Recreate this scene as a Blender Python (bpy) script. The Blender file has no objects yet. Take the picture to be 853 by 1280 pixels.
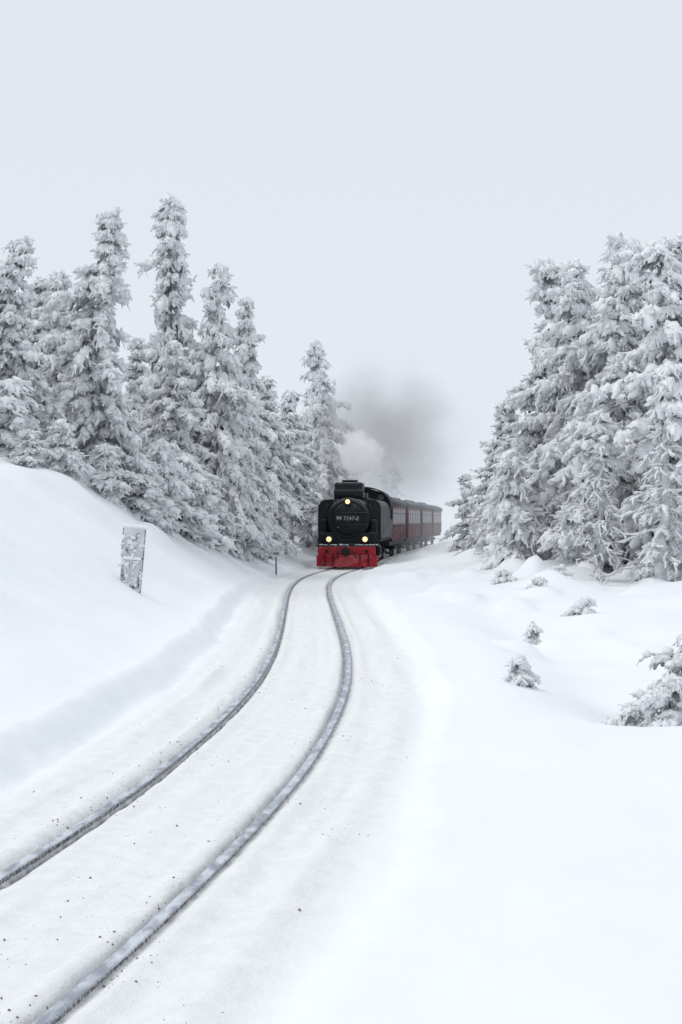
import bpy, math, random
import numpy as np
from mathutils import Vector, Matrix

random.seed(7)
scene = bpy.context.scene
scene.view_settings.view_transform = 'Standard'
scene.view_settings.look = 'None'
scene.view_settings.exposure = 0.0

# ------------------------------------------------------------------ helpers
def link(o):
    scene.collection.objects.link(o); return o

def mesh_obj(name, V, F, mats=(), mi=None, smooth=True, parent=None):
    me = bpy.data.meshes.new(name)
    V = np.asarray(V, dtype=np.float32)
    if isinstance(F, np.ndarray):
        k = F.shape[1]
        me.vertices.add(len(V)); me.vertices.foreach_set('co', V.ravel())
        me.loops.add(F.size); me.loops.foreach_set('vertex_index', F.astype(np.int32).ravel())
        me.polygons.add(len(F)); me.polygons.foreach_set('loop_start', np.arange(0, F.size, k, dtype=np.int32))
        me.update(calc_edges=True)
    else:
        me.from_pydata([tuple(map(float, v)) for v in V], [], F); me.update()
    for m in mats: me.materials.append(m)
    if mi is not None: me.polygons.foreach_set('material_index', np.asarray(mi, dtype=np.int32))
    me.polygons.foreach_set('use_smooth', np.full(len(me.polygons), smooth))
    me.validate()
    o = bpy.data.objects.new(name, me)
    if parent is not None: o.parent = parent
    return link(o)

def nt(mat):
    mat.use_nodes = True
    t = mat.node_tree
    return t, t.nodes, t.links, t.nodes['Principled BSDF']

def mixc(nodes, links, fac, a, b):
    m = nodes.new('ShaderNodeMix'); m.data_type = 'RGBA'
    for sock, val in ((m.inputs[0], fac), (m.inputs[6], a), (m.inputs[7], b)):
        if isinstance(val, bpy.types.NodeSocket): links.new(val, sock)
        elif isinstance(val, (int, float)): sock.default_value = val
        else: sock.default_value = (*val, 1)
    return m.outputs[2]

def mth(nodes, links, op, a, b=None, c=None, clamp=False):
    m = nodes.new('ShaderNodeMath'); m.operation = op; m.use_clamp = clamp
    for i, val in enumerate((a, b, c)):
        if val is None: continue
        if isinstance(val, bpy.types.NodeSocket): links.new(val, m.inputs[i])
        else: m.inputs[i].default_value = val
    return m.outputs[0]

def mrange(nodes, links, v, a, b, c=0.0, d=1.0):
    m = nodes.new('ShaderNodeMapRange')
    links.new(v, m.inputs[0])
    for i, x in enumerate((a, b, c, d)): m.inputs[i+1].default_value = x
    return m.outputs[0]

def noise(nodes, links, coord, scale, detail=4, rough=0.6):
    n = nodes.new('ShaderNodeTexNoise')
    n.inputs['Scale'].default_value = scale; n.inputs['Detail'].default_value = detail
    n.inputs['Roughness'].default_value = rough
    links.new(coord, n.inputs['Vector'])
    return n.outputs['Fac']

# ------------------------------------------------------------------ track centre line  x = cx(y)
kp = np.array([(-80,-62),(-40,-27),(-20,-13.2),(-10,-7.6),(0,-3.35),(3,-2.36),(5.64,-1.72),(8.1,-1.29),(10.8,-0.90),(13.9,-0.635),
 (17.5,-0.46),(22,-0.45),(29.6,-0.65),(38,-0.88),(44,-0.95),(49,-0.80),(53,-0.45),(57,0.08),(60,0.40),(64.5,0.80),(69,1.2),
 (75,1.8),(81,2.5),(87,3.25),(93.5,4.05),(106,5.6),(118,7.15),(135,9.8),(160,14.5),(220,30),(400,110),(900,480)])
_ty = np.linspace(-80, 900, 19601)
_tx = np.interp(_ty, kp[:,0], kp[:,1])
def _gs(a, s):
    r = int(s*3); k = np.exp(-0.5*(np.arange(-r, r+1)/s)**2); k /= k.sum()
    ap = np.concatenate([2*a[0]-a[r:0:-1], a, 2*a[-1]-a[-2:-r-2:-1]])
    return np.convolve(ap, k, 'valid')
_tx1 = _gs(_tx, 22); _tx2 = _gs(_tx, 45)
w = np.clip((_ty-12)/10, 0, 1)
_tx = _tx1*(1-w)+_tx2*w
def cx(y): return np.interp(y, _ty, _tx)

def vnoise(x, y, seed=0):
    xi = np.floor(x).astype(np.int64); yi = np.floor(y).astype(np.int64)
    fx = x-xi; fy = y-yi
    fx = fx*fx*(3-2*fx); fy = fy*fy*(3-2*fy)
    def h(a, b):
        n = (a*374761393 + b*668265263 + seed*1442695041) & 0x7fffffff
        n = (n ^ (n >> 13))*1274126177 & 0x7fffffff
        return ((n ^ (n >> 16)) & 0xffff)/65535.0
    return (h(xi,yi)*(1-fx)+h(xi+1,yi)*fx)*(1-fy)+(h(xi,yi+1)*(1-fx)+h(xi+1,yi+1)*fx)*fy - 0.5
def sst(a, b, v):
    t = np.clip((v-a)/(b-a), 0, 1); return t*t*(3-2*t)

GH = 0.57
def ground(x, y):
    x = np.asarray(x, float); y = np.asarray(y, float)
    d = x-cx(y); a = np.abs(d)
    edgeN = vnoise(y*0.35, y*0+3, 5)*0.20 + vnoise(y*1.7, y*0+9, 6)*0.08 + vnoise(y*6, y*0+2, 7)*0.03
    # ---- left : ploughed wall, shelf, then hillside
    al = -d + edgeN
    lip = (0.29*sst(1.54, 1.92, al)+.09*sst(1.9,2.8,al))*(1-0.5*sst(28, 48, y))
    face = np.exp(-((al-1.74)/.16)**2)
    lip = lip + face*(vnoise(x*7, y*5, 51)*.06+vnoise(x*16, y*11, 52)*.035)*np.clip(1.2-y/40,0,1)
    cap = 3.15 - 1.9*sst(36, 62, y)
    s_ = .35; on = 2.75-.7*sst(20,45,y)
    lin = 0.72*s_*np.log1p(np.exp(np.clip((al-on)/s_, -30, 60)))
    kk = 0.6
    hill = -kk*np.log(np.exp(-lin/kk)+np.exp(-cap/kk)) + kk*np.log(1+np.exp(-cap/kk))
    hill = hill + np.maximum(al-9, 0)*0.02
    big = vnoise(x*0.45+3, y*0.3, 1)*0.38 + vnoise(x*1.1, y*0.8, 2)*0.16
    mnd = sst(-.05,.4, vnoise(x*1.05+2, y*.6, 42))*.55*sst(3.0,5.0,al)*sst(33,38,y)
    zl = lip + hill + big*sst(1.8, 3.8, al) + mnd
    # ---- right
    ar = d + edgeN
    lr = (0.09+0.12*sst(9, 20, y))*sst(1.42, 1.74, ar)
    lr = lr + np.exp(-((ar-1.6)/.14)**2)*vnoise(x*8, y*5, 53)*.035*np.clip(1.2-y/40,0,1)
    zr = lr + 0.30*sst(1.8, 6, ar)*sst(14, 45, y) + 0.05*sst(1.8, 3.2, ar)
    zr = zr + 0.25*sst(60, 75, y)*sst(1.5, 2.6, ar)
    dipx = sst(2.2, 4.0, ar)*sst(12.8, 15.0, y + 0.8*vnoise(x*0.6, y*0, 8))*(1-sst(24, 34, y))
    zr = zr - 0.46*dipx + (vnoise(x*0.35, y*0.22, 3)*0.28 + vnoise(x*1.0, y*0.7, 4)*0.11)*sst(1.7, 3.6, ar)
    mound = sst(.10,.38, vnoise(x*1.1+7, y*.75, 41))*.18*sst(2.2,3.4,ar)*sst(17,22,y)
    mound = mound + sst(.0,.4, vnoise(x*1.2+5, y*.7, 43))*.35*sst(4.6,6.0,ar)*sst(29,34,y)
    zr = zr + mound
    z = np.where(d < 0, zl, zr)
    far = sst(70, 200, y)
    z = np.where(a > 4, z + far*0.2, z)
    # ---- bed detail
    inbed = 1-sst(1.4, 1.62, a)
    near = np.clip(1.3-y/60, 0.25, 1)
    b = (vnoise(d*9, y*3.0, 11)*0.016 + vnoise(d*22, y*9, 12)*0.010 + vnoise(d*3, y*0.8, 13)*0.03 + vnoise(d*7, y*.3, 17)*0.032 + vnoise(d*16, y*.4, 19)*0.014)
    rr = np.abs(a-GH)
    b = b*np.clip(rr/0.12, 0.15, 1)
    trough = -0.05*np.exp(-((a-(GH-0.066))/0.026)**2) - 0.018*np.exp(-((a-(GH+0.06))/0.025)**2)
    berm = 0.034*np.exp(-((a-(GH+0.17))/0.07)**2) + 0.020*np.exp(-((a-(GH-0.17))/0.06)**2)
    shoulder = 0.06*np.exp(-((a-1.15)/0.14)**2)*(.6+1.2*vnoise(y*.5, y*0, 18))
    z = z + inbed*((b)*near + trough + berm + shoulder)
    z = z + (1-inbed)*(vnoise(x*2.7, y*1.8, 14)*0.025 + vnoise(x*8, y*5, 15)*0.008)
    return z

# ------------------------------------------------------------------ materials
def mat_snow():
    m = bpy.data.materials.new('snow_ground'); t, n, l, p = nt(m)
    tc = n.new('ShaderNodeNewGeometry').outputs['Position']
    at = n.new('ShaderNodeAttribute'); at.attribute_name = 'bed'; bed = at.outputs['Fac']
    at2 = n.new('ShaderNodeAttribute'); at2.attribute_name = 'slush'; sl = at2.outputs['Fac']
    n1 = noise(n, l, tc, 0.5, 5); n2 = noise(n, l, tc, 28, 4, .7); n3 = noise(n, l, tc, 6, 6, .7); n4 = noise(n, l, tc, 95, 3, .7)
    base = mixc(n, l, mrange(n, l, n1, .35, .65), (0.885,0.905,0.93), (0.92,0.933,0.95))
    packed = mixc(n, l, mrange(n, l, n3, .35, .68), (0.90,0.905,0.905), (0.82,0.825,0.82))
    col = mixc(n, l, bed, base, packed)
    g = mth(n, l, 'MULTIPLY', mrange(n, l, n2, .66, .73), mrange(n, l, n3, .52, .64))
    g = mth(n, l, 'MULTIPLY', g, bed)
    col = mixc(n, l, mth(n, l, 'MULTIPLY', g, 0.7), col, (0.25,0.22,0.19))
    g2 = mth(n, l, 'MULTIPLY', mrange(n, l, n4, .60, .72), bed)
    col = mixc(n, l, mth(n, l, 'MULTIPLY', g2, 0.3), col, (0.40,0.37,0.34))
    s = mth(n, l, 'MULTIPLY', sl, mrange(n, l, n3, .3, .6, .3, 1.0))
    col = mixc(n, l, s, col, (0.16,0.165,0.19))
    l.new(col, p.inputs['Base Color'])
    p.inputs['Roughness'].default_value = 0.75
    p.inputs['Specular IOR Level'].default_value = 0.25
    b = n.new('ShaderNodeBump'); b.inputs['Strength'].default_value = 0.5; b.inputs['Distance'].default_value = 0.02
    nb = mth(n, l, 'ADD', mth(n, l, 'MULTIPLY', n2, mrange(n, l, bed, 0, 1, .15, 1.1)), mth(n, l, 'MULTIPLY', n3, mrange(n, l, bed, 0, 1, .7, 1.8)))
    l.new(nb, b.inputs['Height']); l.new(b.outputs[0], p.inputs['Normal'])
    return m

def mat_rime(name, lo, hi, dark, amt):
    m = bpy.data.materials.new(name); t, n, l, p = nt(m)
    g = n.new('ShaderNodeNewGeometry')
    oi = n.new('ShaderNodeTexCoord').outputs['Object']
    n1 = noise(n, l, oi, 2.2, 4); n2 = noise(n, l, oi, 14, 4, .7)
    col = mixc(n, l, mrange(n, l, n1, .35, .65), lo, hi)
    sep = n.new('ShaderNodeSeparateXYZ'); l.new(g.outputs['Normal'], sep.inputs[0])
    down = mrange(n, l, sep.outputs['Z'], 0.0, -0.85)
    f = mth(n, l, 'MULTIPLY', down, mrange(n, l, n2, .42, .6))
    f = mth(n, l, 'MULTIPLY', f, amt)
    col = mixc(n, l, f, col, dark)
    l.new(col, p.inputs['Base Color']); p.inputs['Roughness'].default_value = .9
    p.inputs['Specular IOR Level'].default_value = 0.1
    b = n.new('ShaderNodeBump'); b.inputs['Strength'].default_value = .8; b.inputs['Distance'].default_value = .05
    l.new(n2, b.inputs['Height']); l.new(b.outputs[0], p.inputs['Normal'])
    return m

def mat_paint(name, col, rough=.45, metal=0., snow=.35, dust=(0.75,0.78,0.82), speck=.66):
    m = bpy.data.materials.new(name); t, n, l, p = nt(m)
    g = n.new('ShaderNodeNewGeometry'); pos = g.outputs['Position']
    n1 = noise(n, l, pos, 18, 5, .75); n2 = noise(n, l, pos, 2.0, 4)
    sep = n.new('ShaderNodeSeparateXYZ'); l.new(g.outputs['Normal'], sep.inputs[0])
    up = mrange(n, l, sep.outputs['Z'], .25, .95)
    c = mixc(n, l, mrange(n, l, n2, .3, .7), col, tuple(x*.6+.006 for x in col))
    f1 = mth(n, l, 'MULTIPLY', mrange(n, l, n1, speck, speck+.06), .5)
    f2 = mth(n, l, 'MULTIPLY', up, mrange(n, l, n1, .42, .58, .15, .9))
    f = mth(n, l, 'MULTIPLY', mth(n, l, 'MAXIMUM', f1, f2), snow*2, clamp=True)
    c = mixc(n, l, f, c, dust)
    l.new(c, p.inputs['Base Color'])
    l.new(mrange(n, l, n2, .3, .7, rough, min(1, rough+.25)), p.inputs['Roughness'])
    p.inputs['Metallic'].default_value = metal
    p.inputs['Specular IOR Level'].default_value = .3
    return m

def mat_rail():
    m = bpy.data.materials.new('rail_steel'); t, n, l, p = nt(m)
    g = n.new('ShaderNodeNewGeometry'); pos = g.outputs['Position']
    mp = n.new('ShaderNodeMapping'); mp.inputs['Scale'].default_value = (1, .35, 1); l.new(pos, mp.inputs[0])
    n1 = noise(n, l, mp.outputs[0], 9, 5, .7); n2 = noise(n, l, pos, 40, 3, .7)
    sep = n.new('ShaderNodeSeparateXYZ'); l.new(g.outputs['Normal'], sep.inputs[0])
    up = mrange(n, l, sep.outputs['Z'], .5, .9)
    top = mixc(n, l, mrange(n, l, n1, .40, .58), (0.30,0.32,0.38), (0.66,0.69,0.75))
    side = mixc(n, l, mrange(n, l, n2, .45, .62), (0.05,0.045,0.05), (0.45,0.47,0.5))
    c = mixc(n, l, up, side, top); l.new(c, p.inputs['Base Color'])
    l.new(mth(n, l, 'MULTIPLY', up, .3), p.inputs['Metallic'])
    l.new(mrange(n, l, n1, .4, .6, .3, .6), p.inputs['Roughness'])
    return m

M_SNOW = mat_snow()
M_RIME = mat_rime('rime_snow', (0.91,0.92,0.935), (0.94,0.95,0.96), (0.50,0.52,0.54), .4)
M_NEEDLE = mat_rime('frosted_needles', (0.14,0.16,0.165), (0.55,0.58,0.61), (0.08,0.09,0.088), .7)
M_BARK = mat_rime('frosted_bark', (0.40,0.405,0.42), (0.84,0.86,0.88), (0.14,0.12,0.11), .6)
M_FAR = mat_rime('hazed_rime', (0.86,0.89,0.93), (0.92,0.94,0.96), (0.6,0.63,0.67), .4)  # rime of the far trees, with distance haze painted into the pale colour
M_BLACK = mat_paint('black_paint', (0.008,0.010,0.014), .45, 0, .16, speck=.68)
M_BLACK2 = mat_paint('black_iron', (0.012,0.014,0.018), .6, 0, .11)
M_RED = mat_paint('red_paint', (0.42,0.012,0.022), .45, 0, .22)
M_MAROON = mat_paint('maroon_paint', (0.095,0.010,0.016), .5, 0, .14)
M_CREAM = mat_paint('faded_band_paint', (0.24,0.13,0.12), .5, 0, .28)
M_ROOF = mat_paint('roof_grey', (0.035,0.04,0.05), .7, 0, .14)
M_STEEL = mat_paint('steel', (0.28,0.29,0.31), .4, .8, .1)
M_WHITE = mat_paint('white_enamel', (0.80,0.82,0.85), .5, 0, .3)
M_SIGNBLK = mat_paint('sign_black', (0.08,0.09,0.10), .6, 0, .5, speck=.46)
M_GLASS = bpy.data.materials.new('window_glass'); _t,_n,_l,_p = nt(M_GLASS)
_p.inputs['Base Color'].default_value = (0.06,0.065,0.08,1); _p.inputs['Roughness'].default_value = .3; _p.inputs['Specular IOR Level'].default_value=.5
M_LAMP = bpy.data.materials.new('lamp_lens'); _t,_n,_l,_p = nt(M_LAMP)
_p.inputs['Base Color'].default_value = (1,.8,.5,1); _p.inputs['Emission Color'].default_value = (1,.66,.28,1); _p.inputs['Emission Strength'].default_value = 1.25
M_RAIL = mat_rail()
M_STONE = bpy.data.materials.new('ballast'); _t,_n,_l,_p = nt(M_STONE)
_p.inputs['Base Color'].default_value = (0.20,0.17,0.15,1); _p.inputs['Roughness'].default_value=.9

# ------------------------------------------------------------------ terrain (one sheet)
ys = [-75.0]
while ys[-1] < 2.0: ys.append(ys[-1] + max(0.08, abs(ys[-1]-2)*0.06))
while ys[-1] < 860: ys.append(ys[-1] + max(0.03, (ys[-1])*0.0065 if ys[-1] < 130 else ys[-1]*0.03))
ys = np.array(ys)
ds = [0.0]
while ds[-1] < 450:
    v = ds[-1]
    if v < 0.42: st = .035
    elif v < 0.75: st = .014
    elif v < 2.3: st = .033
    elif v < 14: st = .06+(v-2.3)*.03
    else: st = v*.08
    ds.append(v+st)
ds = np.array(ds); ds = np.concatenate([-ds[:0:-1], ds])
D, Y = np.meshgrid(ds, ys)
X = cx(Y)+D
Z = ground(X, Y)
nr, nc = D.shape
V = np.stack([X, Y, Z], -1).reshape(-1, 3)
i = np.arange(nr*nc).reshape(nr, nc)
F = np.stack([i[:-1,:-1], i[:-1,1:], i[1:,1:], i[1:,:-1]], -1).reshape(-1, 4)
terrain = mesh_obj('snow_ground', V, F, [M_SNOW])
a = np.abs(D).ravel()
bed = (1-sst(1.2, 1.62, a))
sl = 0.95*np.exp(-((a-(GH-0.055))/0.022)**2) + 0.6*np.exp(-((a-(GH+0.045))/0.018)**2) + 0.12*np.exp(-((a-GH)/0.13)**2)
for nm, arr in (('bed', bed), ('slush', np.clip(sl, 0, 1))):
    at = terrain.data.attributes.new(nm, 'FLOAT', 'POINT'); at.data.foreach_set('value', arr.astype(np.float32))

# ------------------------------------------------------------------ rails
track = link(bpy.data.objects.new('railway_track', None))
prof = [(-.05,-.16),(-.05,-.145),(-.012,-.12),(-.012,-.03),(-.036,-.018),(-.036,.008),(-.028,.014),(.028,.014),(.036,.008),(.036,-.018),(.012,-.03),(.012,-.12),(.05,-.145),(.05,-.16)]
ry = np.concatenate([np.arange(-70, 2, .5), np.arange(2, 60, .12), np.arange(60, 300, 1.0)])
for sgn, nm in ((-1, 'rail_left'), (1, 'rail_right')):
    Vv = []
    for y in ry:
        x0 = cx(y)+sgn*GH
        for px_, pz in prof: Vv.append((x0+px_, y, pz+.006))
    k = len(prof); n_ = len(ry)
    ii = np.arange(n_*k).reshape(n_, k); jj = np.roll(ii, -1, 1)
    Fq = np.stack([ii[:-1], ii[1:], jj[1:], jj[:-1]], -1).reshape(-1, 4)
    mesh_obj(nm, np.array(Vv), Fq, [M_RAIL], smooth=False, parent=track)

rng = np.random.default_rng(3)
def scatter_stones(n):
    y = 4.2*np.exp(rng.random(n)*math.log(60/4.2))
    sel = rng.random(n)
    d = np.where(sel < .6, (rng.choice([-1,1], n)*GH + rng.normal(0, .11, n)), rng.uniform(-1.4, 1.4, n))
    cl = vnoise(d*2.5, y*1.1, 31); keep = (cl > 0.05) & (np.abs(np.abs(d)-GH) > .05) & (np.abs(d) < 1.5)
    y, d = y[keep], d[keep]; x = cx(y)+d; z = ground(x, y)
    r = .0022+.0075*rng.random(len(y))**4
    base = np.array([(1,0,0),(-1,0,0),(0,1,0),(0,-1,0),(0,0,1),(0,0,-1)], float)
    Vs = base[None]*r[:,None,None]*rng.uniform(.6,1.5,(len(y),6,1)) + np.stack([x,y,z+r*.1],-1)[:,None]
    f = np.array([(0,2,4),(2,1,4),(1,3,4),(3,0,4),(2,0,5),(1,2,5),(3,1,5),(0,3,5)])
    Fs = (f[None]+(np.arange(len(y))*6)[:,None,None]).reshape(-1,3)
    return Vs.reshape(-1,3), Fs
Vs, Fs = scatter_stones(6000)
mesh_obj('ballast_grit', Vs, Fs, [M_STONE], smooth=False)

# ------------------------------------------------------------------ trees
TT = np.array([0,.22,.58,.86,1.0]); RR = np.array([.5,1,.95,.72,.15]); S = 5
def fingers(P, Dv, L, R, rng, sag=.12, T=TT, RRr=RR, S=S):
    P = np.asarray(P,float); Dv = np.asarray(Dv,float); n = len(P); K = len(T)
    L = np.asarray(L,float); R = np.asarray(R,float)
    Dv = Dv/np.linalg.norm(Dv, axis=1, keepdims=True)
    ref = np.tile([0.03,0.02,1.0], (n,1)); side = np.cross(Dv, ref); side /= np.linalg.norm(side,axis=1,keepdims=True)+1e-9
    up = np.cross(side, Dv)
    V = np.zeros((n,K,S,3))
    ang = np.arange(S)*2*math.pi/S
    wob = rng.normal(0,.14,(n,K,1))*L[:,None,None]*.5
    wob2 = rng.normal(0,.12,(n,K,1))*L[:,None,None]*.4
    for k in range(K):
        c = P+Dv*(L*T[k])[:,None]
        c[:,2] -= sag*L*T[k]**2
        if k: c += side*wob[:,k]+up*wob2[:,k]
        rk = (R*RRr[k])[:,None]*rng.uniform(.55,1.45,(n,S))
        V[:,k] = c[:,None]+side[:,None]*(rk*np.cos(ang))[...,None]+up[:,None]*(rk*np.sin(ang))[...,None]
    idx = np.arange(n*K*S).reshape(n,K,S); j = np.roll(idx,-1,2)
    F = np.stack([idx[:,:-1], j[:,:-1], j[:,1:], idx[:,1:]],-1).reshape(-1,4)
    return V.reshape(-1,3), F

def join(parts):
    Vs, Fs, Ms = [], [], []; o = 0
    for V,F,m in parts:
        Vs.append(V); Fs.append(F+o); Ms.append(np.full(len(F), m)); o += len(V)
    return np.concatenate(Vs), np.concatenate(Fs), np.concatenate(Ms)

def make_tree(seed, H=8., R=1.45, z0=.05, nb=165, dens=1.0, bare=0., bend=0., dark=.3, fr=1.0, fine=1.0, trf=1.0):
    rng = np.random.default_rng(seed)
    SP,SD,SL,SR = [],[],[],[]; NP,ND,NL,NR = [],[],[],[]; BP,BD,BL,BR = [],[],[],[]
    tr = .015*H*trf
    ph = rng.uniform(0, 6.28, 6); az = 0
    seg = rng.uniform(.28, 1.4, (40, 6))      # length factor per height band and sector
    lean = rng.normal(0, .10, (14, 2))
    def wander(h):
        q = h/H*13; i0 = int(min(max(q,0),12)); f_ = q-i0
        return lean[i0]*(1-f_)+lean[i0+1]*f_
    for b in range(nb):
        t = z0+(1-z0)*((b+rng.random())/nb)**1.02
        az += 2.4+rng.normal(0,.55)
        hh = t*H; wh = .45; hh = hh + .6*((round(hh/wh)*wh)-hh); h = min(hh, H*.985)
        sgm = seg[int(t*20) % 40, int((az % 6.283)/6.284*6)]
        irr = sgm*(1+.2*math.sin(2*az+ph[0]+h*.9)+.2*math.sin(h*2.6+ph[2]))
        isbare = t < bare
        prof_ = (1-t)**.62*min(1, .62+t*3.5)
        Lb = max(.14, R*prof_*rng.uniform(.6,1.25)*irr*(.75 if isbare else 1)) + .05
        if not isbare and rng.random() < .08: Lb *= 1.35
        el = (.5*t*t*1.4 - .05) - .45*rng.random() if not isbare else rng.uniform(-.45,.25)
        dh = np.array([math.cos(az), math.sin(az), 0])
        wx = wander(h)*(1-t*.3)
        p0 = np.array([wx[0],wx[1],h])+dh*tr*(1-t)*.6
        cd = rng.uniform(.2,.6)
        def bp(s): return p0+dh*Lb*s+np.array([0,0,Lb*(math.tan(el)*s-cd*s*s+.10*s**3)])
        for q in range(2):
            pa, pb = bp(q*.5), bp(q*.5+.55)
            BP.append(pa); BD.append(pb-pa); BL.append(np.linalg.norm(pb-pa)); BR.append((.02+.018*Lb)*(1-.3*q))
        nf = int(3+Lb*4*rng.random()) if isbare else int((4+Lb*10.5)*dens)
        for k in range(nf):
            s = .08+.92*((k+rng.random())/nf)
            c = bp(s)
            sg = 1 if k % 2 else -1
            fa = az+sg*rng.uniform(.05,1.3)*(1.15-s*.5)
            dz = rng.uniform(-1.2,.25)
            d = np.array([math.cos(fa), math.sin(fa), dz])
            Lf = (.10+.24*rng.random()+.22*Lb*(1-s)*rng.random())
            Rf = (.038+.066*rng.random()**1.6)*fr
            if isbare: Rf *= .5; Lf *= .9
            SP.append(c+np.array([0,0,.02])); SD.append(d); SL.append(Lf); SR.append(Rf)
            if rng.random() < .95*fine:
                for _ in range(2 if rng.random() < .5 else 1):
                    SP.append(c+d*Lf*rng.uniform(.3,.8)); SD.append(d+rng.normal(0,.85,3)); SL.append(.09+.18*rng.random()); SR.append(.014+.018*rng.random())
            if rng.random() < dark and not isbare and s < .72:
                NP.append(c-np.array([0,0,.06+.05*rng.random()])); ND.append(d+np.array([0,0,-.5])); NL.append(Lf*1.1); NR.append(Rf*.85)
            if rng.random() < .6 and not isbare and s > .25:
                SP.append(c+np.array([0,0,.03])-dh*.1); SD.append(dh+np.array([0,0,-.35])+rng.normal(0,.45,3)); SL.append(.14+.22*rng.random()); SR.append((.07+.11*rng.random()**1.2)*fr)
    # clumpy leader
    for q in range(9):
        t0 = .70+.29*rng.random(); a0 = rng.random()*6.28; wx = wander(t0*H)*.7
        for k in range(7):
            a_ = a0+rng.normal(0,.7)
            SP.append(np.array([wx[0],wx[1],t0*H+rng.normal(0,.07)])); SD.append(np.array([math.cos(a_),math.sin(a_),rng.uniform(-.8,.6)])); SL.append(.12+.75*(1-t0)*rng.random()); SR.append(.035+.06*rng.random())
    for k in range(4):
        SP.append(np.array([*(wander(H*.96)*.7),H*(.955)])); SD.append(np.array([rng.normal(0,.35),rng.normal(0,.35),1])); SL.append(.2+.2*rng.random()); SR.append(.05)
    f = lambda P,D,L,R,sag: fingers(np.array(P),np.array(D),np.array(L),np.array(R),rng,sag)
    parts = [(*f(SP,SD,SL,SR,.22),0)]
    if NP: parts.append((*f(NP,ND,NL,NR,.2),1))
    parts.append((*fingers(np.array(BP),np.array(BD),np.array(BL),np.array(BR),rng,.0,TT,np.array([1.3,1.1,.9,.7,.4])),2))
    K = 27; tz = np.linspace(-.04,1,K); VV=[]
    for t in tz:
        wx = wander(max(t,0)*H)*(1-max(t,0)*.3)
        for s_ in range(9):
            an = s_*2*math.pi/9; r = tr*(1-max(t,0))**.85+.02; r *= rng.uniform(.8,1.25)
            if t < .03: r *= 1.25
            VV.append((math.cos(an)*r+wx[0], math.sin(an)*r+wx[1], t*H))
    ii = np.arange(K*9).reshape(K,9); jj = np.roll(ii,-1,1)
    parts.append((np.array(VV), np.stack([ii[:-1],jj[:-1],jj[1:],ii[1:]],-1).reshape(-1,4), 2))
    V,F,M = join(parts)
    zt = V[:,2]/H
    V[:,0] += bend*zt**2*H*.1 + .08*np.sin(zt*5+ph[3])*H*.1
    V[:,1] += .06*np.sin(zt*4+ph[2])*H*.1
    return V,F,M

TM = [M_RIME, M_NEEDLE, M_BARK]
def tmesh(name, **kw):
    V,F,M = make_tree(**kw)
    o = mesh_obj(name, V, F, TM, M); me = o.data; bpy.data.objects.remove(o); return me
TPL = {
 'a': tmesh('spruce_a', seed=1, bend=.5, dark=.20, nb=128, R=1.6),
 'b': tmesh('spruce_b', seed=2, R=1.45, nb=140, dark=.18),
 'c': tmesh('spruce_c', seed=3, R=1.9, bend=-1.0, nb=122, dark=.26),
 'd': tmesh('spruce_d', seed=4, R=2.05, nb=118, bend=1.3, dark=.30, dens=.95),
 'e': tmesh('spruce_e', seed=5, R=1.5, z0=.10, nb=115, dark=.3, bare=.22),
 'f': tmesh('spruce_f', seed=6, R=1.6, z0=.16, nb=100, dark=.3, bare=.55, dens=.9),
 'h': tmesh('spruce_h', seed=12, R=1.75, nb=120, dark=.24, bend=-.4),
 'g': tmesh('spruce_bare', seed=8, H=5., R=1.05, z0=.12, nb=70, dark=.12, bare=.75, dens=.8, trf=1.3),
 's': tmesh('spruce_small', seed=9, H=2.4, R=.65, nb=50, dark=.12, z0=.03, fr=.95),
}
HT = dict(a=8,b=8,c=8,d=8,e=8,f=8,h=8,g=5,s=2.4)
def tree(k, x, y, ztop, w=1.0, rot=0., name='snowy_spruce_tree'):
    o = bpy.data.objects.new(name, TPL[k]); link(o)
    gz = float(ground(x, y))-.12
    s = (ztop-gz)/HT[k]
    o.location = (x, y, gz); o.scale = (s*w, s*w, s); o.rotation_euler = (0,0,rot)
    return o
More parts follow.
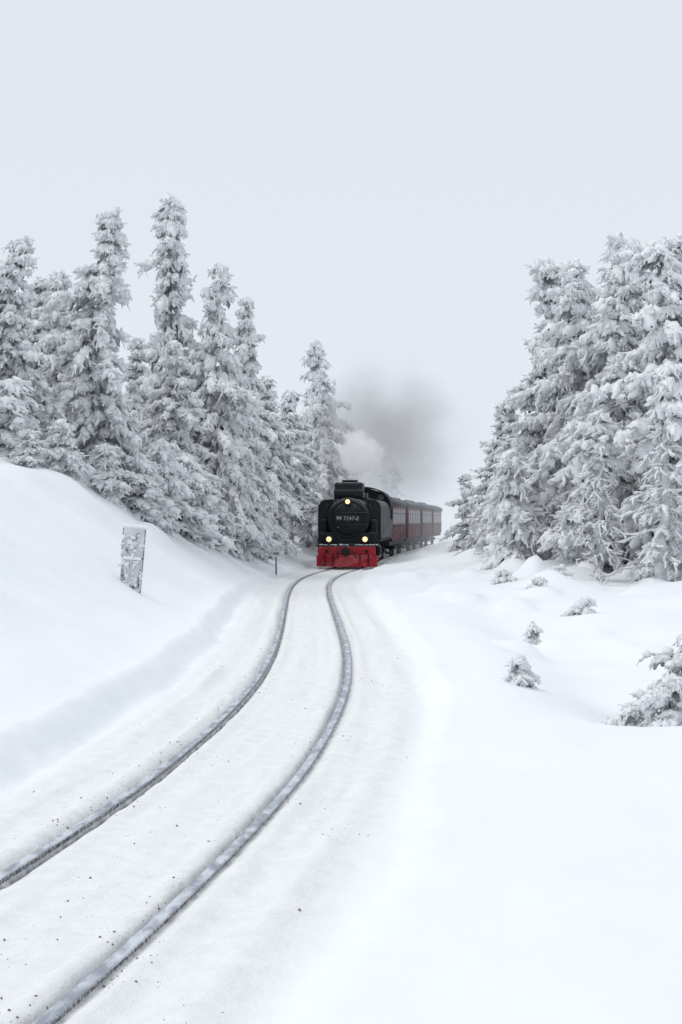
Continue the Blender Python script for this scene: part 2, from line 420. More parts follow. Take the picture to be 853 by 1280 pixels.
T = [
 # left side
 ('d',-9.3,38,9.6,1.0,.5),('a',-8.9,45,9.9,1.0,2.1),('c',-7.0,40,10.7,.95,3.3),('b',-6.0,50,13.3,.8,1.0),
 ('h',-4.45,49,10.8,.8,4.0),('b',-3.8,55,10.5,.8,2.5),('c',-3.05,58,7.9,1.0,5.0),('e',-2.4,66,8.0,1.05,1.0),
 ('a',-0.95,78,11.8,.82,3.3),('b',-1.8,86,10.0,.9,.7),('s',-5.15,41,4.2,1.0,0),('s',-7.1,36.5,4.5,1.3,2),
 ('d',-7.6,43,7.6,1.0,3.6),('h',-5.3,45,7.6,1.1,1.9),('d',-4.3,51.5,6.6,1.0,0.2),('s',-3.6,50,3.2,1.2,1),
 ('c',-10.4,48,10.3,1.1,4.4),('h',-12.0,44,11.0,1.0,.9),('a',-8.0,55,9.0,1.0,5.5),('d',-6.6,58,8.8,1.1,1.2),
 ('c',-5.2,62,9.0,1.0,2.8),('a',-3.9,68,8.4,1.0,3.9),('s',-2.9,54.5,2.7,1.1,3),('s',-1.3,70,3.6,1.2,0.6),
 ('c',-11.4,52,10.0,1.0,2.),('d',-14.5,50,11,1.0,0.),('c',-10.8,36,8.6,1.,3.),('a',-2.6,74,7.4,1.1,1.),('s',-8.6,37,5.6,1.3,4.),
 ('d',-13.5,38,10.,1.,1.),('a',-16,44,11.,1.,2.),('c',-17,34,10.,1.,5.),('h',-9.9,33,6.8,.9,4.),
 ('s',-6.3,38.5,4.0,1.3,1.),('s',-4.4,46,3.4,1.4,3.),('s',-4.9,43.5,3.9,1.4,5.),('s',-7.7,35.2,4.2,1.6,.3),('s',-5.6,39.6,3.6,1.5,4.1),('s',-3.3,52.5,2.4,1.7,4.4),
 # right side
 ('d',8.9,36,9.2,1.05,2.2),('c',8.15,40.5,9.9,1.0,1.3),('h',7.35,42.5,9.7,1.0,0.1),('d',7.9,46,10.4,.9,3.1),
 ('e',6.75,47,8.1,1.1,4.2),('c',6.3,51,6.3,1.1,5.6),('d',6.05,57,5.0,1.25,1.4),('a',6.1,68,4.2,1.4,2.2),
 ('g',7.55,33,5.6,1.1,.4),('g',6.45,35.5,4.7,1.1,2.4),('s',5.2,42,3.9,1.0,1.4),('f',9.9,38,9.4,1.0,.3),
 ('f',7.5,38.5,8.0,1.0,3.),('e',10.4,43,10.6,1.,5.),('c',9.4,49,9.6,1.0,1.1),('d',12,40,10.,1.,2.),('a',12.5,47,10.5,1.,3.),
 ('c',8.2,55,7.6,1.2,3.3),('s',5.9,44.5,3.6,1.2,2.),('s',6.9,40,3.6,1.3,5.),('s',5.6,52,2.6,1.3,.9),('s',8.4,34.2,3.2,1.2,.9),
 ('e',14,36,9.6,1.,1.),('c',15,44,10,1.,.3),('d',11,56,9,1.,4.),('g',9.4,32,6.2,1.,4.),
]
for k,x,y,zt,w_,r_ in T: tree(k,x,y,zt,w_,r_)

def shrub(x, y, H, R, seed, nb=26, dark=.12, q=2.6):
    V,F,M = make_tree(seed=seed, H=H*q, R=R*q, z0=.02, nb=nb, dark=dark, dens=.8, fr=1.15, trf=.6)
    o = mesh_obj('snowy_shrub', V/q, F, TM, M); o.location = (x, y, float(ground(x,y))-.08)
    return o
shrub(3.45,14.6,.66,.62,21,90,.35); shrub(3.78,15.2,1.15,.80,22,110,.3); shrub(3.05,15.0,.34,.36,30,34,.4); shrub(4.3,16.4,1.1,.8,35,80,.3)
shrub(2.0,15.9,.34,.17,23,22,.2); shrub(3.35,25,.40,.22,24,22,.3); shrub(4.75,28,.34,.36,25,30,.25)
shrub(4.6,33,.30,.6,27,34,.4); shrub(4.1,36,.35,.6,29,30,.4); shrub(5.2,35,.35,.7,36,34,.4)

# distant forest : one object
parts = []
rg = np.random.default_rng(11)
base = [make_tree(seed=50+i, H=6., R=1.35, nb=46, dens=.45, dark=.0, fr=1.8, fine=0) for i in range(3)]
for i in range(150):
    y = rg.uniform(98, 175); x = rg.uniform(-30, 48)
    if abs(x-cx(y)) < 4.5: continue
    h = rg.uniform(3.6, 6.6) if x > 2 else rg.uniform(4.5, 8)
    V,F,M = base[i%3]; s = h/6; an = rg.uniform(0,6.28)
    R2 = np.array([[math.cos(an),-math.sin(an)],[math.sin(an),math.cos(an)]])
    W = V.copy(); W[:,:2] = (W[:,:2]@R2.T)*s*1.15; W[:,2] *= s
    W += np.array([x,y,float(ground(x,y))]); parts.append((W,F,0))
V,F,M = join(parts)
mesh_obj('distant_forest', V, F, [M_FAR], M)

# ------------------------------------------------------------------ part builders
def bevel(o, w, seg=2):
    m = o.modifiers.new('bevel','BEVEL'); m.width = w; m.segments = seg; m.limit_method='ANGLE'; m.angle_limit = math.radians(35)
def box(name, par, x0,x1,y0,y1,z0,z1, mat, bv=.01):
    V = [(x,y,z) for x in (x0,x1) for y in (y0,y1) for z in (z0,z1)]
    F = [(0,1,3,2),(4,6,7,5),(0,4,5,1),(2,3,7,6),(0,2,6,4),(1,5,7,3)]
    o = mesh_obj(name, V, F, [mat], smooth=False, parent=par)
    if bv: bevel(o, bv)
    return o
def cyl(name, par, c, r, L, axis, mat, seg=32, r2=None, bv=.008):
    r2 = r if r2 is None else r2; V=[]; 
    for e,rr_ in ((-L/2,r),(L/2,r2)):
        for i in range(seg):
            a = i*2*math.pi/seg; u,v = math.cos(a)*rr_, math.sin(a)*rr_
            p = {'x':(e,u,v),'y':(u,e,v),'z':(u,v,e)}[axis]
            V.append((c[0]+p[0],c[1]+p[1],c[2]+p[2]))
    F = [tuple(range(seg)), tuple(range(2*seg-1,seg-1,-1))]+[(i,i+seg,(i+1)%seg+seg,(i+1)%seg) for i in range(seg)]
    if axis in 'y': F = [f[::-1] for f in F]
    o = mesh_obj(name, V, F, [mat], smooth=False, parent=par)
    if bv: bevel(o, bv)
    for pl in o.data.polygons: pl.use_smooth = len(pl.vertices)==4
    return o
def lathe_y(name, par, c, prof_, mat, seg=40, flip=False):
    V=[]; 
    for (r,yy) in prof_:
        for i in range(seg):
            a=i*2*math.pi/seg; V.append((c[0]+r*math.cos(a), c[1]+yy, c[2]+r*math.sin(a)))
    F=[]
    for k in range(len(prof_)-1):
        for i in range(seg):
            j=(i+1)%seg; F.append((k*seg+i,k*seg+j,(k+1)*seg+j,(k+1)*seg+i))
    return mesh_obj(name,V,F,[mat],parent=par)
def lathe_z(name, par, c, prof_, mat, seg=28):
    V=[];F=[]
    for (r,zz) in prof_:
        for i in range(seg):
            a=i*2*math.pi/seg; V.append((c[0]+r*math.cos(a), c[1]+r*math.sin(a), c[2]+zz))
    for k in range(len(prof_)-1):
        for i in range(seg):
            j=(i+1)%seg; F.append((k*seg+i,k*seg+j,(k+1)*seg+j,(k+1)*seg+i))
    return mesh_obj(name,V,F,[mat],parent=par)
def extr(name, par, poly, y0, y1, mat, bv=.01):   # poly in xz
    n=len(poly); V=[(x,y0,z) for x,z in poly]+[(x,y1,z) for x,z in poly]
    F=[tuple(range(n)), tuple(range(2*n-1,n-1,-1))]+[(i,i+n,(i+1)%n+n,(i+1)%n) for i in range(n)]
    o=mesh_obj(name,V,F,[mat],smooth=False,parent=par)
    import bmesh
    bm=bmesh.new(); bm.from_mesh(o.data); bmesh.ops.recalc_face_normals(bm, faces=bm.faces); bm.to_mesh(o.data); bm.free()
    if bv: bevel(o,bv)
    return o
def tube(name, par, pts, r, mat, seg=8):
    cu = bpy.data.curves.new(name,'CURVE'); cu.dimensions='3D'; cu.bevel_depth=r; cu.bevel_resolution=2
    sp = cu.splines.new('POLY'); sp.points.add(len(pts)-1)
    for p,q in zip(sp.points,pts): p.co=(*q,1)
    cu.materials.append(mat); o=bpy.data.objects.new(name,cu); o.parent=par; return link(o)
def arch(hw, z0, zs, zt, n=14):
    pts=[(-hw,z0),(-hw,zs)]
    for i in range(1,n): 
        a=math.pi*i/n; pts.append((-hw*math.cos(a), zs+(zt-zs)*math.sin(a)**.85))
    pts += [(hw,zs),(hw,z0)]
    return pts

# ------------------------------------------------------------------ steam locomotive
def place(par, y0, L, dx=0.):
    x0=float(cx(y0+.15*L)); x1=float(cx(y0+.85*L)); ang=math.atan2(x1-x0, .7*L)
    xo=x0-.15*L*math.tan(ang)
    par.location=(xo+dx, y0, .022); par.rotation_euler=(0,0,-ang)
loco = link(bpy.data.objects.new('steam_locomotive', None))
Lc=loco
box('frame',Lc,-.42,.42,.3,10.9,.55,1.02,M_BLACK2)
box('buffer_beam',Lc,-1.16,1.16,0,.10,.50,.90,M_RED,.015)
box('front_platform',Lc,-1.25,1.25,.03,1.5,.905,.96,M_BLACK,.01)
box('front_apron',Lc,-1.22,1.22,.62,.70,.96,1.45,M_BLACK,.02)
rs=np.random.default_rng(5)
Pn=np.stack([rs.uniform(-1.1,1.1,60),rs.uniform(.1,.5,60),np.full(60,.965)],-1)
Vq,Fq=fingers(Pn,np.stack([rs.normal(0,1,60),rs.normal(0,.4,60),rs.normal(0,.05,60)],-1),rs.uniform(.05,.2,60),rs.uniform(.012,.035,60),rs,.0)
mesh_obj('platform_snow',Vq,Fq,[M_RIME],parent=Lc)
Vp=[(-1.22,-.02,.10),(0,-.42,.10),(1.22,-.02,.10),(-1.22,.06,.56),(0,-.22,.56),(1.22,.06,.56),
    (-1.22,.10,.10),(0,-.24,.10),(1.22,.10,.10),(-1.22,.14,.56),(0,-.10,.56),(1.22,.14,.56)]
Fp=[(0,1,4,3),(1,2,5,4),(6,9,10,7),(7,10,11,8),(3,4,10,9),(4,5,11,10),(0,6,7,1),(1,7,8,2),(0,3,9,6),(2,8,11,5)]
o=mesh_obj('snow_plough',Vp,Fp,[M_RED],smooth=False,parent=Lc); bevel(o,.012)
for i,x in enumerate((-.9,-.55,.55,.9)): box(f'plough_rib_{i+1}',Lc,x-.02,x+.02,-.24,.0,.14,.60,M_BLACK2,.004)
for i,x in enumerate((-.8,.8)): cyl(f'guard_stud_{i+1}',Lc,(x,-.03,.72),.07,.06,'y',M_BLACK2,16)
cyl('coupler_shank',Lc,(0,-.2,.71),.07,.4,'y',M_BLACK2,16)
cyl('coupler_buffer',Lc,(0,-.42,.71),.19,.05,'y',M_BLACK2,28)
for i,x in enumerate((-.32,.32)):
    tube(f'brake_hose_{i+1}',Lc,[(x,-.02,.8),(x,-.16,.76),(x*1.1,-.2,.6),(x*1.15,-.14,.45)],.028,M_BLACK2)
tube('front_rail',Lc,[(-1.15,.04,.9),(-1.15,.04,1.45),(-.95,.04,1.5)],.018,M_BLACK2)
tube('front_rail_2',Lc,[(1.15,.04,.9),(1.15,.04,1.45),(.95,.04,1.5)],.018,M_BLACK2)
cz=2.02
lathe_y('smokebox',Lc,(0,0,cz),[(.0,.62),(.70,.62),(.80,.64),(.86,.70),(.87,.80),(.87,2.6),(.80,2.62)],M_BLACK)
lathe_y('boiler',Lc,(0,0,cz),[(.80,2.6),(.80,7.7),(.1,7.7)],M_BLACK)
lathe_y('smokebox_door',Lc,(0,0,cz),[(.0,.44),(.2,.455),(.42,.50),(.60,.575),(.66,.60),(.68,.63)],M_BLACK)
lathe_y('door_ring',Lc,(0,0,cz),[(.69,.60),(.73,.585),(.77,.60),(.78,.63)],M_BLACK2)
for i in range(14):
    a=i*2*math.pi/14; cyl(f'door_clip_{i+1}',Lc,(.74*math.cos(a),.585,cz+.74*math.sin(a)),.028,.05,'y',M_BLACK2,8,bv=0)
for i,z in enumerate((cz+.24,cz-.24)): tube(f'hinge_strap_{i+1}',Lc,[(.76,.55,z),(.5,.52,z),(0,.475,z),(-.25,.50,z)],.03,M_BLACK2)
cyl('door_handle',Lc,(0,.42,cz-.02-.26),.04,.1,'y',M_BLACK2,12); 
tube('handwheel',Lc,[(.13*math.cos(a),.39,cz-.28+.13*math.sin(a)) for a in np.linspace(0,2*math.pi,17)],.012,M_BLACK2)
box('number_plate',Lc,-.50,.50,.40,.425,cz-.11,cz+.14,M_BLACK2,.005)
M_NUM = mat_paint('number_enamel', (0.5,0.51,0.53), .5, 0, .2)
tx=bpy.data.curves.new('number','FONT'); tx.body='99 7247-2'; tx.size=.225; tx.align_x='CENTER'; tx.align_y='CENTER'; tx.extrude=.004
tx.materials.append(M_NUM); to=link(bpy.data.objects.new('number',tx)); to.parent=Lc; to.location=(0,.394,cz+.015); to.rotation_euler=(math.radians(90),0,0)
box('smokebox_saddle',Lc,-.62,.62,.75,2.4,.96,1.45,M_BLACK2,.05)
for s in (-1,1):
    t='_left' if s<0 else '_right'
    cyl('cylinder'+t,Lc,(s*.98,1.55,.74),.31,1.0,'y',M_BLACK2,28)
    cyl('cylinder_cover'+t,Lc,(s*.98,1.02,.74),.24,.07,'y',M_BLACK2,24)
    cyl('valve_chest'+t,Lc,(s*.94,1.55,1.16),.18,1.2,'y',M_BLACK2,24)
    poly=[(s*.70,1.2),(s*1.30,1.2),(s*1.30,2.40),(s*1.27,2.58),(s*1.20,2.72),(s*1.08,2.80),(s*.70,2.84)]
    extr('side_tank'+t,Lc,poly,1.25,7.6,M_BLACK,.015)
    box('running_board'+t,Lc,-1.30 if s<0 else .6,-.6 if s<0 else 1.30,.8,7.5,1.11,1.17,M_BLACK2,.006)
    box('air_pump'+t,Lc,min(s*.9,s*1.16),max(s*.9,s*1.16),.85,1.2,1.25,2.0,M_BLACK2,.06)
    for nm,(lx,ly,lz,lr) in {'headlamp':(s*.73,.12,1.20,.115)}.items():
        cyl(nm+'_body'+t,Lc,(lx,ly+.1,lz),lr+.035,.22,'y',M_BLACK2,24)
        cyl(nm+'_rim'+t,Lc,(lx,ly-.015,lz),lr+.03,.03,'y',M_BLACK2,24)
        lathe_y(nm+'_lens'+t,Lc,(lx,ly-.035,lz),[(.0,-.03),(lr*.5,-.022),(lr*.9,.0)],M_LAMP,20)
        box(nm+'_bracket'+t,Lc,lx-.03,lx+.03,.1,.24,.96,1.06,M_BLACK2,.004)
    tube('handrail'+t,Lc,[(s*.92,.75,1.9),(s*.93,.75,2.5),(s*.85,.9,2.62),(s*.85,2.1,2.62)],.014,M_BLACK2)
    for i in range(5):
        y=3.0+1.32*i
        cyl(f'driving_wheel_{i+1}'+t,Lc,(s*.60,y,.50),.50,.12,'x',M_RED,36)
        cyl(f'wheel_boss_{i+1}'+t,Lc,(s*.68,y,.50),.13,.08,'x',M_STEEL,16)
        cyl(f'crank_pin_{i+1}'+t,Lc,(s*.76,y,.34),.06,.22,'x',M_STEEL,12)
        for k in range(8):
            a=k*math.pi/4; tube(f'spoke_{i+1}_{k}'+t,Lc,[(s*.665,y+.12*math.cos(a),.5+.12*math.sin(a)),(s*.665,y+.43*math.cos(a),.5+.43*math.sin(a))],.02,M_BLACK2)
    for i,y in enumerate((1.0,9.9)): cyl(f'pony_wheel_{i+1}'+t,Lc,(s*.58,y,.32),.32,.11,'x',M_RED,28)
    box('coupling_rod'+t,Lc,s*.82-.02,s*.82+.02,2.9,8.4,.28,.40,M_STEEL,.01)
    box('main_rod'+t,Lc,s*.90-.02,s*.90+.02,2.0,5.7,.50,.62,M_STEEL,.01)
    box('cab_step'+t,Lc,min(s*1.0,s*1.28),max(s*1.0,s*1.28),8.5,9.0,.42,.47,M_BLACK2,.006)
cyl('top_lamp_body',Lc,(0,.52,2.72),.145,.2,'y',M_BLACK2,24); cyl('top_lamp_rim',Lc,(0,.41,2.72),.145,.03,'y',M_BLACK2,24)
lathe_y('top_lamp_lens',Lc,(0,.39,2.72),[(.0,-.02),(.055,-.015),(.095,.0)],M_LAMP,20)
cyl('feedwater_heater',Lc,(0,1.05,3.08),.25,1.2,'x',M_BLACK,32,bv=.03)
box('heater_casing',Lc,-.58,.58,.84,1.9,3.14,3.52,M_BLACK,.09)
lathe_z('chimney',Lc,(0,1.45,2.7),[(.36,0),(.28,.15),(.27,.75),(.33,.86),(.33,.92),(.27,.92),(.25,.6)],M_BLACK2)
lathe_z('steam_dome',Lc,(0,4.2,2.72),[(.42,-.1),(.38,.1),(.38,.38),(.30,.55),(.12,.62),(.0,.63)],M_BLACK)
lathe_z('sand_dome',Lc,(0,5.7,2.72),[(.40,-.1),(.36,.1),(.36,.32),(.28,.47),(.12,.53),(.0,.54)],M_BLACK)
lathe_z('bell',Lc,(.35,2.9,2.98),[(.14,-.02),(.12,.05),(.09,.16),(.0,.2)],M_STEEL,16)
tube('whistle',Lc,[(.3,7.2,2.75),(.3,7.2,3.2)],.03,M_STEEL)
tube('steam_pipe_left',Lc,[(-.35,4.2,2.95),(-.8,4.0,2.8),(-.86,3.2,2.7),(-.84,2.0,2.2)],.05,M_BLACK2)
tube('steam_pipe_right',Lc,[(.35,4.2,2.95),(.8,4.0,2.8),(.86,3.2,2.7),(.84,2.0,2.2)],.05,M_BLACK2)
extr('cab_front',Lc,arch(1.29,1.17,2.55,3.42),7.6,7.68,M_BLACK)
box('cab_side_left',Lc,-1.29,-1.24,7.68,9.9,1.17,2.0,M_BLACK); box('cab_side_right',Lc,1.24,1.29,7.68,9.9,1.17,2.0,M_BLACK)
for s in (-1,1):
    for i,(ya,yb) in enumerate(((7.68,7.95),(8.75,8.9),(9.7,9.9))): box(f'cab_pillar_{i+1}_{s}',Lc,min(s*1.24,s*1.29),max(s*1.24,s*1.29),ya,yb,2.0,2.58,M_BLACK,.004)
    cyl(f'spectacle_window_{s}',Lc,(s*.88,7.59,3.0),.15,.03,'y',M_GLASS,24)
    cyl(f'spectacle_ring_{s}',Lc,(s*.88,7.60,3.0),.175,.015,'y',M_BLACK2,24)
extr('cab_back',Lc,arch(1.29,1.17,2.55,3.42),9.84,9.9,M_BLACK)
ro=arch(1.36,2.52,2.56,3.50); ri=[(x*.965,z-.05) for x,z in ro]
extr('cab_roof',Lc,ro[1:-1]+[p for p in reversed(ri[1:-1])],7.4,10.2,M_ROOF,.0)
box('coal_bunker',Lc,-1.2,1.2,9.92,11.2,1.1,2.35,M_BLACK,.03); box('coal_load',Lc,-1.05,1.05,10.0,11.1,2.3,2.6,M_BLACK2,.15)
place(Lc, 57.2, 11.3, .12)

# ------------------------------------------------------------------ coaches
def coach(y0, L=11.7):
    C=link(bpy.data.objects.new('railway_coach',None))
    hw=1.24
    extr('body',C,arch(hw,.95,2.72,3.12),.75,L-.75,M_MAROON,.01)
    ro=arch(hw+.07,2.68,2.74,3.22); ri=[(x*.97,z-.05) for x,z in ro]
    extr('roof',C,ro[1:-1]+[p for p in reversed(ri[1:-1])],0.,L,M_ROOF,0)
    box('underframe',C,-1.15,1.15,.05,L-.05,.72,.93,M_BLACK2,.01)
    nw=7; span=(L-2.1)/nw
    for s in (-1,1):
        t='_l' if s<0 else '_r'
        box('window_band'+t,C,min(s*(hw+.003),s*(hw+.012)),max(s*(hw+.003),s*(hw+.012)),.80,L-.80,1.72,2.62,M_CREAM,0)
        for i in range(nw):
            ya=1.05+i*span+.16; yb=1.05+(i+1)*span-.16
            box(f'window_{i+1}'+t,C,min(s*(hw+.014),s*(hw+.02)),max(s*(hw+.014),s*(hw+.02)),ya,yb,1.80,2.54,M_GLASS,0)
            box(f'window_bar_{i+1}'+t,C,min(s*(hw+.022),s*(hw+.03)),max(s*(hw+.022),s*(hw+.03)),ya,yb,2.30,2.33,M_MAROON,0)
        for i in range(nw+1):
            y=1.05+i*span
            box(f'pillar_{i+1}'+t,C,min(s*(hw+.014),s*(hw+.030)),max(s*(hw+.014),s*(hw+.030)),y-.04,y+.04,.98,2.66,M_MAROON,0)
        box('belt_rail'+t,C,min(s*(hw+.014),s*(hw+.045)),max(s*(hw+.014),s*(hw+.045)),.78,L-.78,1.66,1.715,M_BLACK2,0)
        for ye,tt in ((.05,'f'),(L-.05,'b')):
            tube(f'gate_post_{tt}'+t,C,[(s*1.1,ye,.95),(s*1.1,ye,2.75)],.03,M_BLACK2)
            tube(f'platform_rail_{tt}'+t,C,[(s*1.1,ye,1.75),(s*.4,ye,1.75),(s*.4,ye,.95)],.022,M_BLACK2)
            box(f'step_{tt}'+t,C,min(s*.9,s*1.2),max(s*.9,s*1.2),max(.1,min(ye,L-.5)),max(.1,min(ye,L-.5))+.4,.4,.44,M_BLACK2,0)
    for ye,nm in ((.745,'front_door'),(L-.765,'rear_door')): box(nm,C,-.38,.38,ye-.01,ye+.02,.98,2.6,M_BLACK2,.004)
    box('gangway_bellows',C,-.5,.5,-.25,.7,.95,2.65,M_BLACK2,.04)
    for i,x in enumerate((-.85,.85)): box(f'end_window_{i+1}',C,x-.22,x+.22,.73,.745,1.8,2.5,M_GLASS,.003)
    cyl('end_coupler',C,(0,-.15,.78),.18,.25,'y',M_BLACK2,20)
    for b,yb in enumerate((2.2,L-2.2)):
        box(f'bogie_{b+1}',C,-.8,.8,yb-1.0,yb+1.0,.38,.56,M_BLACK2,.02)
        for w_ in (-.65,.65):
            for s in (-1,1): cyl(f'wheel_{b}_{w_}_{s}',C,(s*.58,yb+w_,.36),.36,.11,'x',M_BLACK2,24)
    for i,yv in enumerate((3.,5.8,8.7)): box(f'roof_vent_{i+1}',C,-.14,.14,yv-.16,yv+.16,3.18,3.34,M_BLACK2,.03)
    place(C,y0,L)
for i in range(4): coach(69.1+12.25*i)

# ------------------------------------------------------------------ signs
sg=link(bpy.data.objects.new('railway_sign',None))
for s in (-1,1): box(f'post_{s}',sg,s*.175-.02,s*.175+.02,0,.04,-.5,1.16,M_STEEL,.004)
box('upper_board',sg,-.21,.21,-.025,-.003,.66,1.16,M_WHITE,.004); box('lower_board',sg,-.19,.19,-.02,-.003,.06,.62,M_WHITE,.004)
def flat(name,poly,y): 
    n=len(poly); mesh_obj(name,[(x,y,z) for x,z in poly]+[(x,y+.004,z) for x,z in poly],[tuple(range(n)),tuple(range(2*n-1,n-1,-1))]+[(i,(i+1)%n,(i+1)%n+n,i+n) for i in range(n)],[M_SIGNBLK],smooth=False,parent=sg)
flat('edge_left',[(-.205,.66),(-.19,.66),(-.19,1.15),(-.205,1.15)],-.031); flat('edge_right',[(.19,.66),(.205,.66),(.205,1.15),(.19,1.15)],-.031)
flat('mark_bar_top',[(-.05,.78),(.0,.78),(.10,1.08),(.05,1.08)],-.031)
flat('mark_bar_low',[(-.14,.72),(-.05,.70),(-.11,.84)],-.031)
flat('foot_left',[(-.17,.10),(-.12,.10),(-.10,.26),(-.17,.5)],-.026); flat('foot_right',[(.12,.10),(.17,.10),(.17,.5),(.12,.26)],-.026)
flat('foot_bar',[(-.11,.10),(.11,.10),(.11,.15),(-.11,.15)],-.026)
box('snow_cap',sg,-.22,.22,-.05,.06,1.165,1.22,M_RIME,.025); box('board_snow',sg,-.17,.17,-.045,-.022,.605,.655,M_RIME,.01)
rs=np.random.default_rng(77)
Pn=np.stack([rs.uniform(-.17,.17,40),np.full(40,-.03),rs.uniform(.1,1.1,40)],-1)
Vq,Fq=fingers(Pn,np.stack([rs.normal(0,.5,40),np.full(40,-.12),rs.normal(-.3,.6,40)],-1),rs.uniform(.05,.15,40),rs.uniform(.012,.032,40),rs,.1)
mesh_obj('clinging_snow',Vq,Fq,[M_RIME],parent=sg)
sg.location=(-3.72,25.,float(ground(-3.72,25.))-.14); sg.rotation_euler=(0,math.radians(5),math.radians(-6))
s2=link(bpy.data.objects.new('marker_sign',None))
cyl('post',s2,(0,0,.3),.03,1.6,'z',M_STEEL,12); box('board',s2,-.15,.15,-.05,-.03,.62,1.08,M_WHITE,.01)
box('board_mark',s2,-.10,.10,-.056,-.052,.7,.8,M_SIGNBLK,0); box('snow_cap',s2,-.16,.16,-.08,.03,1.085,1.14,M_RIME,.02)
s2.location=(-2.28,50.,float(ground(-2.28,50.)));

# ------------------------------------------------------------------ smoke / steam volumes
def unit_box(name, loc, scl):
    me=bpy.data.meshes.new(name); 
    V=[(x,y,z) for x in (-1,1) for y in (-1,1) for z in (-1,1)]
    F=[(0,1,3,2),(4,6,7,5),(0,4,5,1),(2,3,7,6),(0,2,6,4),(1,5,7,3)]
    me.from_pydata(V,[],F); o=link(bpy.data.objects.new(name,me)); o.location=loc; o.scale=scl
    m=bpy.data.materials.new(name); m.use_nodes=True; n=m.node_tree.nodes; l=m.node_tree.links; n.remove(n['Principled BSDF'])
    me.materials.append(m); return n,l
def vol(name, loc, scl, color, dens, nscale, lo, hi, seed, em, emc=(1,1,1), namp=-1.1):
    n,l=unit_box(name,loc,scl)
    tc=n.new('ShaderNodeTexCoord').outputs['Object']
    ln=n.new('ShaderNodeVectorMath'); ln.operation='LENGTH'; l.new(tc,ln.inputs[0])
    mp=n.new('ShaderNodeMapping'); mp.inputs['Location'].default_value=(seed,seed*.7,0); mp.inputs['Scale'].default_value=tuple(scl); l.new(tc,mp.inputs[0])
    nz=noise(n,l,mp.outputs[0],nscale,5,.6)
    r=mth(n,l,'ADD',ln.outputs['Value'],mth(n,l,'MULTIPLY',mth(n,l,'SUBTRACT',nz,.5),namp))
    fall=mrange(n,l,r,hi,lo); edge=mrange(n,l,ln.outputs['Value'],1.,.6)
    d=mth(n,l,'MULTIPLY',mth(n,l,'MULTIPLY',mth(n,l,'MULTIPLY',fall,fall),edge),dens)
    v=n.new('ShaderNodeVolumePrincipled'); v.inputs['Color'].default_value=(*color,1)
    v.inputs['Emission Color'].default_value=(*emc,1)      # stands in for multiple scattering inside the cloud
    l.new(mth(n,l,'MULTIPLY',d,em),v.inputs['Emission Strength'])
    l.new(d,v.inputs['Density']); l.new(v.outputs[0],n['Material Output'].inputs['Volume'])
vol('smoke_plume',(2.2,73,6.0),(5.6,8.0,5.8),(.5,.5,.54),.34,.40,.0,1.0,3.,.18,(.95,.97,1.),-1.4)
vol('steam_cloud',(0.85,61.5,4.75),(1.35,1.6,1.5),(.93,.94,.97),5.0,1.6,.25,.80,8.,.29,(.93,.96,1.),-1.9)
# mist bank beyond the locomotive; its sky-coloured glow replaces scattered skylight
n,l=unit_box('mist',(0,268,22),(300,190,27))
dm=.0068
ab=n.new('ShaderNodeVolumeAbsorption'); ab.inputs['Color'].default_value=(0,0,0,1); ab.inputs['Density'].default_value=dm
em=n.new('ShaderNodeEmission'); em.inputs['Color'].default_value=(.775,.83,.895,1); em.inputs['Strength'].default_value=dm
ad=n.new('ShaderNodeAddShader'); l.new(ab.outputs[0],ad.inputs[0]); l.new(em.outputs[0],ad.inputs[1]); l.new(ad.outputs[0],n['Material Output'].inputs['Volume'])

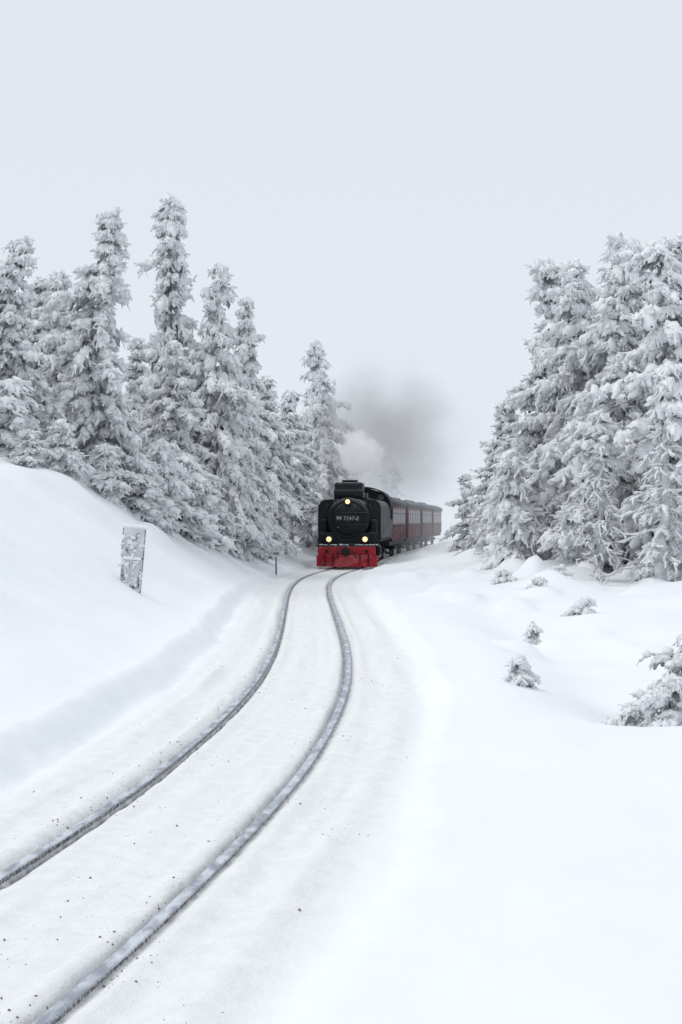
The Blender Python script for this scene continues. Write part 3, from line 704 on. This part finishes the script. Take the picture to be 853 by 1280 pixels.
# falling snow flakes
n_=500
fy=rng.uniform(25,56,n_); fx=rng.uniform(-.27,.27,n_)*fy; fz=rng.uniform(.6,4.5,n_); r=rng.uniform(.004,.010,n_)
gzz=ground(fx,fy); k_=fz>gzz+.2; fx,fy,fz,r=fx[k_],fy[k_],fz[k_],r[k_]
b6=np.array([(1,0,0),(-1,0,0),(0,1,0),(0,-1,0),(0,0,1),(0,0,-1)],float)
Vf=b6[None]*r[:,None,None]+np.stack([fx,fy,fz],-1)[:,None]
f8=np.array([(0,2,4),(2,1,4),(1,3,4),(3,0,4),(2,0,5),(1,2,5),(3,1,5),(0,3,5)])
mesh_obj('falling_snow',Vf.reshape(-1,3),(f8[None]+(np.arange(len(fx))*6)[:,None,None]).reshape(-1,3),[M_RIME])

# ------------------------------------------------------------------ light
world=bpy.data.worlds.new('World'); scene.world=world; world.use_nodes=True
wn=world.node_tree.nodes; wl=world.node_tree.links; bg=wn['Background']
sky=wn.new('ShaderNodeTexSky'); sky.sky_type='NISHITA'; sky.sun_disc=False
el,az=math.radians(60),math.radians(275)
sky.sun_elevation=el; sky.sun_rotation=az; sky.dust_density=6; sky.air_density=1.0
hs=wn.new('ShaderNodeHueSaturation'); hs.inputs['Saturation'].default_value=.3; wl.new(sky.outputs[0],hs.inputs['Color'])
mx=wn.new('ShaderNodeMix'); mx.data_type='RGBA'; mx.inputs[0].default_value=.93
wl.new(hs.outputs[0],mx.inputs[6]); mx.inputs[7].default_value=(7.75,8.3,8.95,1)   # cloud layer
wl.new(mx.outputs[2],bg.inputs['Color']); bg.inputs['Strength'].default_value=.1
sun=bpy.data.lights.new('sun','SUN'); sun.energy=.9; sun.angle=math.radians(35); sun.color=(1,.97,.935)
so=link(bpy.data.objects.new('sun',sun))
dirv=Vector((math.sin(az)*math.cos(el), math.cos(az)*math.cos(el), math.sin(el)))
so.rotation_euler=dirv.to_track_quat('Z','Y').to_euler(); so.location=dirv*50

# ------------------------------------------------------------------ camera
cam=bpy.data.cameras.new('camera'); co=link(bpy.data.objects.new('camera',cam))
cam.sensor_fit='VERTICAL'; cam.sensor_height=36; cam.lens=50; cam.clip_start=.1; cam.clip_end=3000
co.location=(0,0,2.0); co.rotation_euler=(math.radians(90+.32),0,0)
scene.camera=co
